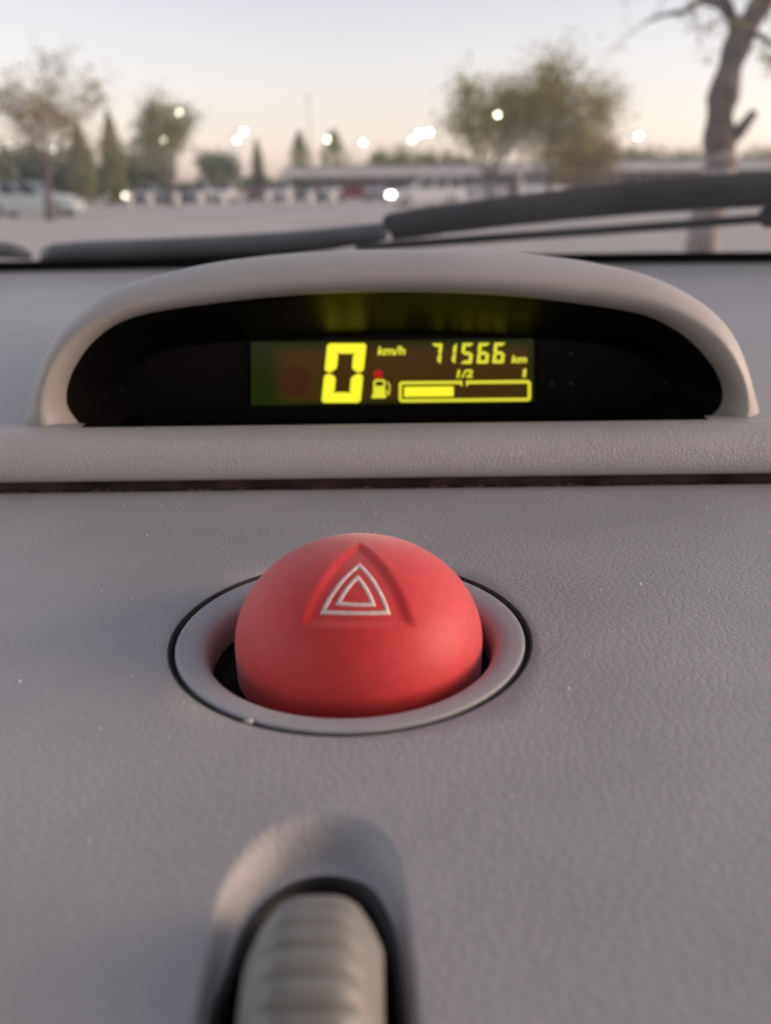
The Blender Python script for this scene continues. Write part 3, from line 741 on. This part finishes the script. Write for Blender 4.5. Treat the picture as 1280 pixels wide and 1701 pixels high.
# ================================================================== outside
GZ = -1.05
M_ground = mat('car_park_surface', (.2, .17, .15), .9, build=noise_col((.41, .37, .335), (.57, .515, .465), .35, detail=8, lo=.3, hi=.7, bump=.2, bdist=.02))
gd = MB(); gd.add([(-1500, -800, GZ), (1500, -800, GZ), (1500, 2200, GZ), (-1500, 2200, GZ)], [(0, 1, 2, 3)])
tag(gd.build('ground', M_ground), kind='structure')
M_bark = mat('bark', (.10, .08, .065), .9, build=noise_col((.07, .055, .045), (.17, .14, .12), 6, detail=8, bump=.6, bdist=.03))
M_barkd = mat('twig_bark', (.09, .07, .055), .9, build=noise_col((.08, .06, .05), (.13, .10, .08), 3))
M_wash = mat('pale_bark', (.30, .26, .24), .9, build=noise_col((.16, .13, .115), (.36, .32, .30), 5, detail=8, bump=.6, bdist=.03))
def leafmat(name, c1, c2):
    def f(t, b):
        tc = N(t, 'ShaderNodeTexCoord'); n = N(t, 'ShaderNodeTexNoise', Scale=1.3, Detail=5.0); t.links.new(tc.outputs['Object'], n.inputs[0])
        t.links.new(ramp(t, n.outputs[0], [(.35, c1), (.65, c2)]), b.inputs['Base Color'])
        b.inputs['Transmission Weight'].default_value = 0
    return mat(name, c1, .7, build=f)
L_olive = leafmat('olive_leaves', (.23, .195, .04), (.34, .29, .07))
L_brown = leafmat('dry_leaves', (.25, .21, .12), (.32, .27, .15))
L_green = leafmat('green_leaves', (.15, .17, .07), (.22, .23, .10))
L_dark = leafmat('dark_leaves', (.08, .12, .06), (.14, .17, .08))

def leaves(mb, pts, size, rnd):
    for p in pts:
        s = size * rnd.uniform(.6, 1.4); a = Vector((rnd.gauss(0, 1), rnd.gauss(0, 1), rnd.gauss(0, 1))).normalized(); b = a.orthogonal().normalized(); c = a.cross(b)
        k = len(mb.v); mb.v += [p - b * s, p + c * s * .55, p + b * s, p - c * s * .55]; mb.f.append((k, k + 1, k + 2, k + 3))
def grow(mb, p, d, L, r, lev, rnd, tips, spread=.6, upb=.15, nseg=4, kids=3):
    pts = [p]; rad = [r]
    for i in range(nseg):
        d = (d + Vector((rnd.gauss(0, .12), rnd.gauss(0, .12), rnd.gauss(0, .08) + upb * .3))).normalized()
        p = p + d * (L / nseg); pts.append(p); rad.append(r * (1 - .55 * (i + 1) / nseg))
    mb.tube(pts, rad, 6 if lev < 2 else 4, cap=False)
    if lev == 0: tips.append(p); return
    if lev <= 1: tips += pts[2:]
    for k in range(kids):
        t = rnd.uniform(.45, 1) if k else 1; q = pts[min(int(t * nseg), nseg)]
        nd = (d + Vector((rnd.gauss(0, spread), rnd.gauss(0, spread), rnd.gauss(0, spread * .6) + upb))).normalized()
        grow(mb, q, nd, L * rnd.uniform(.55, .8), rad[-1] * rnd.uniform(.6, .9), lev - 1, rnd, tips, spread, upb, nseg, kids)
def tree(px, base_d, h, rx, label, leafM, seed, cat='tree', dens=3000, lsize=.10, clump=.5, group=None, levels=3, trunk_frac=.3, lean=(0, 0), r0=.14, name='tree', top=None, barkM=None, ell_c=None):
    rnd = random.Random(seed); g = onY(px, 310, base_d); base = Vector((g.x, base_d, GZ))
    t = thing(name, base, label, cat, group)
    tr = MB(); tips = []
    th = h * trunk_frac
    a = Vector((0, 0, 0)); b = Vector((lean[0] * .4, 0, th)); 
    tr.tube([a, a.lerp(b, .5) + Vector((rnd.uniform(-.05, .05), 0, 0)), b], [r0 * 1.25, r0, r0 * .85], 8)
    br = MB()
    for k in range(5):
        ang = 2 * PI * k / 5 + rnd.uniform(-.4, .4); dd = Vector((math.cos(ang) * .75, math.sin(ang) * .75, rnd.uniform(.6, 1.3))).normalized()
        grow(br, b - Vector((0, 0, rnd.uniform(0, th * .15))), dd, h * .34, r0 * .6, levels, rnd, tips, .55, .2)
    # fit the tips into the crown
    zmax = max(p.z for p in tips); xm = max(abs(p.x) for p in tips)
    sz = (h - th) / (zmax - th); sx = rx / xm
    def fit(p): return Vector((p.x * sx + lean[0] * max(0, p.z / h), p.y * sx, th + (p.z - th) * sz if p.z > th else p.z))
    br.v = [fit(v) for v in br.v]; tips = [fit(p) for p in tips]
    tr.build('trunk', barkM or M_bark, t, smooth=True)
    bo = br.build('branches', M_barkd, t, smooth=True)
    lm_ = MB(); P = []
    for i in range(dens):
        c = rnd.choice(tips); P.append(c + Vector((rnd.gauss(0, clump), rnd.gauss(0, clump), rnd.gauss(0, clump * .8))))
    leaves(lm_, P, lsize, rnd); lm_.build('crown', leafM, t)
    return t
def cypress(px, d, h, r, label, seed, group='slim conifers beyond the car park'):
    rnd = random.Random(seed); g = onY(px, 310, d); t = thing('cypress_tree', (g.x, d, GZ), label, 'tree', group)
    tr = MB(); tr.tube([(0, 0, 0), (0, 0, h * .5), (0, 0, h * .95)], [.12, .08, .02], 6); tr.build('trunk', M_bark, t)
    P = []
    for i in range(2200):
        u = rnd.random(); z = h * (.06 + .94 * u); rr = r * (min(1, (1 - u) * 2.2 + .06)) * math.sqrt(rnd.random()) * rnd.uniform(.7, 1.15); a = rnd.uniform(0, 2 * PI)
        P.append(Vector((rr * math.cos(a), rr * math.sin(a), z)))
    m_ = MB(); leaves(m_, P, .16, rnd); m_.build('crown', L_green, t)
def hgt(py, d): return onY(640, py, d).z - GZ   # height above ground seen at that picture height
# trees
tree(76, 38, hgt(85, 38), 2.9, 'half-bare brown tree beside the pale estate car at the left', L_brown, 11, dens=3600, lsize=.08, clump=.26, trunk_frac=.30, r0=.16, levels=4, lean=(.3, 0))
tree(282, 62, hgt(150, 62), 2.2, 'round leafy green tree behind two lit lamps', L_green, 23, dens=3800, lsize=.13, clump=.42, trunk_frac=.22, levels=3)
tree(815, 46, hgt(118, 46), 2.1, 'smaller olive-brown tree with a lit lamp in its crown, left of the bigger bushy one', L_olive, 31, dens=5500, lsize=.09, clump=.42, trunk_frac=.25, levels=3, lean=(-.2, 0))
tree(908, 44, hgt(80, 44), 2.45, 'largest bushy olive-green tree in the middle distance', L_olive, 37, dens=9500, lsize=.09, clump=.58, trunk_frac=.16, levels=4, lean=(.25, 0))
tree(972, 47, hgt(215, 47), 1.7, 'low olive shrub at the right foot of the bushy tree', L_brown, 41, dens=3800, lsize=.10, clump=.38, trunk_frac=.1, levels=3, name='shrub', cat='shrub')
cypress(140, 70, hgt(196, 70), 1.0, 'slim conifer just right of the half-bare tree', 1)
cypress(192, 74, hgt(178, 74), .95, 'taller slim conifer left of the round leafy tree', 2)
cypress(430, 110, hgt(228, 110), .8, 'narrow dark conifer above the left end of the low building', 3)
cypress(500, 115, hgt(215, 115), 1.6, 'pointed conifer left of the thin mast', 4)
cypress(556, 112, hgt(214, 112), 2.2, 'broad pointed conifer beside a lit lamp over the building', 5)
tree(360, 100, hgt(252, 100), 2.0, 'small dark round tree right of the leafy tree', L_dark, 51, dens=1800, lsize=.2, clump=.5, trunk_frac=.2, levels=2)
for i, (px, py, rx, lb) in enumerate(((10, 236, 5.5, 'dense dark green tree behind the roof of the estate car'), (110, 262, 4.5, 'low dark tree between the half-bare tree and the first conifer'), (235, 262, 5, 'low dark tree at the left foot of the leafy tree'), (640, 252, 5, 'far low tree above the white fascia left of the parked white car'), (735, 258, 6, 'far low tree behind the smaller olive-brown tree'),
                                       (1045, 257, 6, 'far low tree right of the bushy olive tree'), (1120, 260, 6, 'far low tree left of the near trunk'), (1262, 264, 6, 'far low tree at the right edge'))):
    d = 95 if i < 3 else 150
    tree(px, d, hgt(py, d), rx, lb, L_dark if i < 3 else L_green, 60 + i, dens=2600, lsize=.3, clump=.9, trunk_frac=.15, levels=2, group='low trees in the far background')
wood = MB(); rw = random.Random(9); P = []
for i in range(9000):
    x = rw.uniform(-260, 300); hh = 3.0 + 1.6 * math.sin(x * .11) + 1.2 * math.sin(x * .037 + 1) + rw.uniform(-.5, .8)
    P.append(Vector((x, rw.uniform(255, 275), GZ + rw.uniform(0, max(1.5, hh)))))
leaves(wood, P, 1.1, rw); tag(wood.build('distant_trees', L_dark), 'hazy line of low trees on the horizon', 'trees', kind='stuff')

# near tree on the right, traced in its own plane about nine metres away
ND = 9.0
nt_ = thing('near_tree', (onY(1165, 400, ND).x, ND, GZ), 'gnarled bare tree with a pale lower trunk close by at the right', 'tree')
def npt(px, py, dy=0.0): return onY(px, py, ND + dy) - nt_.location
b_ = onY(1164, 410, ND); 
tk = MB(); low = [(1162, 520), (1163, 460), (1165, 410), (1172, 370), (1184, 320), (1194, 285), (1196, 268), (1196, 250)]
P = catmull([npt(*p) for p in low], 20); tk.tube([Vector((P[0].x, 0, 0))] + P, [.17] + [.165 - .028 * (i / 19) for i in range(20)], 14)
tk.build('trunk_base', M_wash, nt_, smooth=True)['label'] = 'pale grey lower trunk'
tk = MB(); up_ = [(1196, 282), (1196, 262), (1194, 240), (1194, 200), (1200, 160), (1212, 110), (1228, 66), (1252, 25), (1278, -20), (1300, -80), (1310, -150)]
P = catmull([npt(*p) for p in up_], 40); rr_ = random.Random(4)
tk.tube(P, [(.142 if i < 9 else .142 - .0018 * (i - 9)) * (1 + .10 * math.sin(i * .9) + rr_.uniform(-.05, .05)) for i in range(40)], 12); tk.build('trunk', M_bark, nt_, smooth=True)
def branch(px, r0, r1, seed, twigs=4, lev=1):
    q = random.Random(seed); mbb = MB(); P = catmull([npt(*p, dy) for (*p, dy) in px], 24)
    mbb.tube(P, [r0 + (r1 - r0) * i / 23 for i in range(24)], 8); tips = []
    for k in range(twigs):
        p = P[q.randint(8, 22)]; grow(mbb, p, Vector((q.gauss(0, 1), q.gauss(0, .6), q.gauss(0, .7))).normalized(), .45, r1 * .7, lev, q, tips, .5, .05, 4, 2)
    mbb.build('branch', M_bark, nt_, smooth=True); return tips
tips = []
branch([(1200, 240, 0), (1222, 222, -.05), (1240, 202, -.1), (1253, 184, -.12)], .085, .035, 1, 0)
tips += branch([(1222, 60, 0), (1215, 30, .1), (1196, 8, .2), (1165, 0, .3), (1140, 18, .35), (1105, 24, .4), (1068, 38, .4)], .065, .010, 2, 9)
tips += branch([(1210, 18, .1), (1188, -20, .2), (1150, -60, .3), (1100, -80, .5), (1040, -90, .6)], .06, .015, 3, 9)
tips += branch([(1230, 60, 0), (1262, 60, -.2), (1300, 90, -.3), (1330, 120, -.3)], .035, .012, 4, 6)
tips += branch([(1290, -60, 0), (1320, -90, -.2), (1400, -100, -.3)], .06, .02, 6, 6)
q = random.Random(8); lm_ = MB(); P = [t_ + Vector((q.gauss(0, .06), q.gauss(0, .06), q.gauss(0, .06))) for t_ in tips for _ in range(3)]
P += [npt(1276 + q.gauss(0, 8), 98 + q.gauss(0, 10), q.gauss(0, .1)) for _ in range(60)] + [npt(1240 + q.gauss(0, 8), 42 + q.gauss(0, 9), q.gauss(0, .1)) for _ in range(25)]
leaves(lm_, P, .03, q); lm_.build('leaves', L_olive, nt_)

# ------------------------------------------------------------------ building
M_wall = mat('plaster_wall', (.2, .15, .135), .9, build=noise_col((.15, .11, .10), (.24, .18, .16), .5))
M_fas = mat('white_fascia', (.62, .60, .58), .7, build=noise_col((.55, .53, .5), (.68, .66, .64), .8))
M_roofm = mat('roof_sheet', (.3, .28, .26), .7, build=noise_col((.26, .24, .22), (.34, .32, .3), .5))
M_win = mat('window_glass', (.03, .035, .04), .1, build=noise_col((.02, .025, .03), (.05, .055, .06), .6))
M_wood = mat('door_paint', (.16, .07, .05), .6, build=noise_col((.13, .06, .045), (.19, .08, .06), 2))
def building(x0p, x1p, d, top_py, label, seed):
    x0 = onY(x0p, 310, d).x; x1 = onY(x1p, 310, d).x; H = hgt(top_py, d); rnd = random.Random(seed)
    t = thing('low_building', ((x0 + x1) / 2, d, GZ), label, 'building', 'low buildings along the car park'); L = (x1 - x0) / 2
    a = MB(); a.box((0, 4, (H - .7) / 2), (L, 4, (H - .7) / 2)); a.build('wall', M_wall, t)
    a = MB(); a.box((0, 3.6, H - .38), (L + .6, 4.9, .35)); a.build('fascia', M_fas, t)
    a = MB(); a.rings([[Vector((-L - .5, -1.2, H)), Vector((L + .5, -1.2, H))], [Vector((-L - .5, 4, H + .5)), Vector((L + .5, 4, H + .5))], [Vector((-L - .5, 8.5, H)), Vector((L + .5, 8.5, H))]], closed=False); a.build('roof', M_roofm, t)
    k = int(2 * L / 3.2)
    for i in range(k):
        x = -L + (i + .5) * 2 * L / k
        if i % 4 == 2:
            a = MB(); a.box((x, -.02, 1.02), (.5, .05, 1.02)); a.build('door', M_wood, t)
        else:
            a = MB(); a.box((x, -.03, 1.55), (.85, .05, .55)); w_ = a.build('window', M_win, t)
            a = MB()
            for dx in (-.88, 0, .88): a.box((x + dx, -.07, 1.55), (.035, .04, .6))
            for dz in (-.57, .57): a.box((x, -.075, 1.55 + dz), (.9, .04, .035))
            f = a.build('frame', M_fas, w_)
    return t
building(478, 800, 105, 281, 'long low building with a white fascia in the centre distance', 1)
building(800, 1010, 112, 279, 'middle low building glimpsed through the bushy olive tree', 2)
building(1015, 1420, 100, 277, 'low building with pale fascia behind the near trunk', 3)
# thin mast
ms = thing('mast', (onY(517, 300, 120).x, 120, GZ), 'thin tall mast rising between two conifers', 'mast')
a = MB(); a.tube([(0, 0, 0), (0, 0, hgt(150, 120))], [.12, .05], 6); a.build('pole', M_roofm, ms)
a = MB(); a.box((0, 0, hgt(160, 120)), (.5, .03, .03)); a.build('cross_arm', M_roofm, ms)

# ------------------------------------------------------------------ lamps
M_pole = mat('lamp_pole', (.28, .28, .27), .5, metal=.3, build=noise_col((.25, .25, .24), (.32, .32, .31), 2))
def lampM(name, c, s): return mat(name, (.9, .9, .85), .4, emis=c, es=s * K)
M_lit = lampM('lit_lamp', (1.0, .93, .66), 26); M_lit2 = lampM('lit_lamp_dim', (1.0, .94, .70), 15)
def street_lamp(px, py, H, label, M, s=1.0, side=1, name='street_lamp'):
    d = (H + GZ - CAM.z) * F / (310 - py) * 1.0
    p = onY(px, py, d); t = thing(name, (p.x - side * 1.1, d, GZ), label, 'street lamp', 'lit street lamps round the car park')
    z = p.z - GZ
    a = MB(); a.tube([(0, 0, 0), (0, 0, z * .6), (0, 0, z + .25)], [.11, .08, .05], 7); a.build('pole', M_pole, t)
    a = MB(); a.tube([(0, 0, z + .2), (side * .5, 0, z + .33), (side * .9, 0, z + .2)], .035, 6); a.build('arm', M_pole, t)
    hd = MB(); hd.box((side * 1.1, 0, z + .17), (.32 * s, .22, .05)); h = hd.build('lamp_head', M_pole, t)
    s = s * .8
    rs = [[Vector((side * 1.1 + r * s * math.cos(2 * PI * k / 12), r * s * math.sin(2 * PI * k / 12), z + zz * s + .03)) for k in range(12)] for r, zz in ((.14, .09), (.2, .0), (.17, -.09), (.07, -.15))]
    ln = MB(); ln.rings(rs, True, True, True); ln.build('lamp_glass', M, h)
for px, py, H, M, s, lb in ((295, 187, 9.0, M_lit, 1.1, 'brightest and highest lamp, shining before the leafy tree'), (270, 232, 8.5, M_lit, 1.3, 'lit lamp low before the leafy tree, left of the highest one'), (91, 247, 8.0, M_lit2, 1.6, 'lit lamp right of the half-bare trunk'),
                            (405, 219, 9.0, M_lit, 1.2, 'upper lamp of the pair in open sky'), (393, 233, 8.5, M_lit, 1.3, 'lower lamp of the pair in open sky'), (544, 232, 8.5, M_lit, 1.4, 'lit lamp against the broad pointed conifer'), (603, 237, 8.5, M_lit2, 1.4, 'lone lit lamp right of the broad conifer'),
                            (826, 192, 4.6, M_lit2, .42, 'lit lamp seen in the smaller olive-brown tree'), (684, 233, 8.5, M_lit, 1.3, 'lowest left lamp of the bright cluster over the white car'), (697, 222, 9, M_lit, 1.5, 'middle lamp of the bright cluster over the white car'), (712, 220, 9, M_lit, 1.5, 'right lamp of the bright cluster over the white car'),
                            (1060, 226, 9, M_lit, 1.7, 'lit lamp in the glow right of the bushy olive tree')):
    street_lamp(px, py, H, lb, M, s, side=1 if px % 2 else -1)

# ------------------------------------------------------------------ cars
def paint(name, c): return mat(name, c, .3, build=noise_col(tuple(k * .95 for k in c), tuple(min(1, k * 1.05) for k in c), 1.5))
P_wht = paint('white_paint', (.72, .72, .70)); P_pale = paint('pale_green_paint', (.50, .56, .54)); P_sil = paint('silver_paint', (.42, .43, .44)); P_drk = paint('dark_blue_paint', (.05, .06, .10)); P_red = paint('maroon_paint', (.22, .03, .03)); P_blk = paint('black_paint', (.03, .03, .035))
M_tyre = mat('tyre', (.02, .02, .02), .9); M_rim = mat('rim', (.45, .45, .46), .35, metal=.8); M_bump = mat('bumper', (.08, .08, .085), .6)
M_hl = mat('headlight_glass', (.6, .6, .6), .15); M_hlon = mat('headlight_lit', (.9, .9, .8), .3, emis=(1, .93, .72), es=26 * K)
SEDAN = [(-2.15, .35, .95), (-2.1, .3, 1.0), (-1.5, .25, 1.02), (-1.0, .22, 1.0), (.9, .22, .98), (1.6, .25, .92), (2.05, .28, .78), (2.15, .35, .6)]
def make_car(px, d, rz, label, M, kind='hatch', lights=False, group='cars parked across the car park', sc=1.0):
    p = onY(px, 310, d); t = thing('parked_car', (p.x, d, GZ), label, 'car', group, rz); t.scale = (sc,) * 3
    # body along local x, nose at +x
    b = MB(); rs = []
    for x, zb, zt in SEDAN:
        wd = .84 * (1 - .10 * (abs(x) / 2.15) ** 4)
        rs.append([Vector((x, -wd * .93, zb)), Vector((x, -wd, zb + .15)), Vector((x, -wd, zt - .22)), Vector((x, -wd * .93, zt - .03)), Vector((x, -wd * .6, zt + .02)), Vector((x, wd * .6, zt + .02)), Vector((x, wd * .93, zt - .03)), Vector((x, wd, zt - .22)), Vector((x, wd, zb + .15)), Vector((x, wd * .93, zb))])
    b.rings(rs, True, True, True); body = b.build('body', M, t, smooth=False, bevel=.03)
    back = -2.05 if kind == 'estate' else -1.85
    c = MB(); low = [(back, .97), (1.05, .95)]; top = [(back + .35, 1.46), (.25, 1.46)]
    if kind == 'estate': top = [(back + .2, 1.55), (.2, 1.52)]
    def cabr(y0, y1): return None
    L = [Vector((back, -.78, .96)), Vector((1.05, -.78, .94)), Vector((1.05, .78, .94)), Vector((back, .78, .96))]
    T = [Vector((top[0][0], -.60, top[0][1])), Vector((top[1][0], -.60, top[1][1])), Vector((top[1][0], .60, top[1][1])), Vector((top[0][0], .60, top[0][1]))]
    c.add(L + T, [(0, 1, 5, 4), (1, 2, 6, 5), (2, 3, 7, 6), (3, 0, 4, 7), (4, 5, 6, 7)]); c.build('cabin_frame', M, t, bevel=.03)
    def pane(q, nm, ins=.10, off=.012):
        a_, b2, c2, d2 = q; cen = (a_ + b2 + c2 + d2) / 4; nn = (b2 - a_).cross(d2 - a_).normalized()
        if nn.dot(cen - Vector((0, 0, 1.1))) < 0: nn = -nn
        v = [cen + (k - cen) * (1 - ins) + nn * off for k in q]; v2 = [k - nn * .03 for k in v]
        g = MB(); g.add(v + v2, [(0, 1, 2, 3), (0, 4, 5, 1), (1, 5, 6, 2), (2, 6, 7, 3), (3, 7, 4, 0)]); return g.build(nm, M_win, t)
    for s in (0, 1):
        a0, a1, b1, b0 = (L[0], L[1], T[1], T[0]) if s == 0 else (L[3], L[2], T[2], T[3])
        for u0, u1 in ((.0, .30), (.30, .62), (.62, 1.0)):
            pane([a0.lerp(a1, u0), a0.lerp(a1, u1), b0.lerp(b1, u1), b0.lerp(b1, u0)], 'side_window', .16)
    pane([L[1], L[2], T[2], T[1]], 'windscreen'); pane([L[0], L[3], T[3], T[0]], 'rear_window')
    for x in (-1.35, 1.35):
        for y in (-.80, .80):
            w_ = MB(); n = 18; s = 1 if y > 0 else -1
            w_.rings([[Vector((x + r * math.cos(2 * PI * k / n), yy, .31 + r * math.sin(2 * PI * k / n))) for k in range(n)] for r, yy in ((.2, y - .1 * s), (.31, y - .1 * s), (.31, y + .06 * s), (.22, y + .08 * s))], True, True, False)
            wo_ = w_.build('wheel', M_tyre, t); w_ = MB()
            w_.rings([[Vector((x + r * math.cos(2 * PI * k / n), yy, .31 + r * math.sin(2 * PI * k / n))) for k in range(n)] for r, yy in ((.22, y + .075 * s), (.17, y + .05 * s), (.05, y + .07 * s))], True, False, True); w_.build('rim', M_rim, wo_)
    a = MB(); a.box((2.14, 0, .42), (.08, .74, .12)); a.build('bumper', M if kind == 'estate' else M_bump, t, bevel=.02)
    a = MB(); a.box((-2.14, 0, .48), (.08, .74, .12)); a.build('bumper', M if kind == 'estate' else M_bump, t, bevel=.02)
    for s in (-1, 1):
        a = MB(); a.box((2.12, s * .58, .68), (.06, .16, .075)); a.build('headlight', M_hlon if lights else M_hl, t, bevel=.02)
    a = MB(); a.box((2.15, 0, .68), (.02, .32, .06)); a.build('grille', M_bump, t)
    for s in (-1, 1):
        a = MB(); a.box((.75, s * .92, 1.0), (.08, .09, .06)); a.build('mirror', M, t, bevel=.02)
    return t
make_car(50, 43, R(-4), 'pale estate car seen from the side at the left edge behind the half-bare tree', P_pale, 'estate')
CARS = [(196, 78, R(-80), P_wht, 'white car with lit headlights left of the round leafy tree', True), (243, 80, R(-90), P_sil, 'silver car nose-on right of the white car with lit headlights', False), (287, 79, R(-84), P_drk, 'dark blue car under the round leafy tree', False),
        (331, 81, R(-92), P_sil, 'silver car below the small dark round tree, left side', False), (372, 78, R(-88), P_wht, 'white car nose-on in the middle of the far row', False), (428, 82, R(-90), P_red, 'maroon car in the far row before the building', False), (468, 80, R(-90), P_wht, 'white car right next to the maroon car', False),
        (512, 82, R(-86), P_blk, 'black car in the far row before the building', False)]
for px, d, rz, M, lb, on in CARS: make_car(px, d, rz, lb, M, lights=on)
make_car(708, 55, R(188), 'white car with lit headlights near the end of the wiper', P_wht, 'estate', lights=True)
make_car(738, 59, R(-103), 'added white car nose-on, its lit headlights brightening the spot beside the other lit white car', P_wht, 'estate', lights=True)  # second car added so its headlights brighten this pale patch
make_car(622, 80, R(-88), 'pale silver car nose-on just left of the end of the wiper', P_sil)
make_car(550, 83, R(-92), 'white car nose-on near the right end of the row of bollards', P_wht)
make_car(590, 84, R(0), 'dark red car parked sideways before the building', P_red)
make_car(660, 74, R(-90), 'black car nose-on behind the white car with lit headlights', P_blk)
make_car(800, 84, R(180), 'silver car sideways behind the smaller olive-brown tree', P_sil)
make_car(905, 84, R(0), 'white car sideways behind the bushy olive tree', P_wht)

# ------------------------------------------------------------------ bollards
M_bol = mat('white_bollard_paint', (.75, .73, .70), .6, build=noise_col((.62, .6, .57), (.8, .78, .75), 3))
ordn = ['first', 'second', 'third', 'fourth', 'fifth', 'sixth', 'seventh', 'eighth', 'ninth']
xs = [212, 247, 291, 331, 370, 444, 479, 515, 551]
for i, px in enumerate(xs):
    d = 66 + (i % 3) * .4; p = onY(px, 310, d); t = thing('bollard', (p.x, d, GZ), f'squat white bollard, {ordn[i]} from the left in the row edging the car park', 'bollard', 'white bollards along the car park edge')
    a = MB(); lathe(a, [(.21, 0), (.21, .75), (.18, .86), (.10, .92), (.005, .94)], (0, 0, 0), 14); a.build('post', M_bol, t, smooth=True)
    a = MB(); a.box((0, 0, .04), (.28, .28, .04)); a.build('foot', M_roofm, t, bevel=.01)
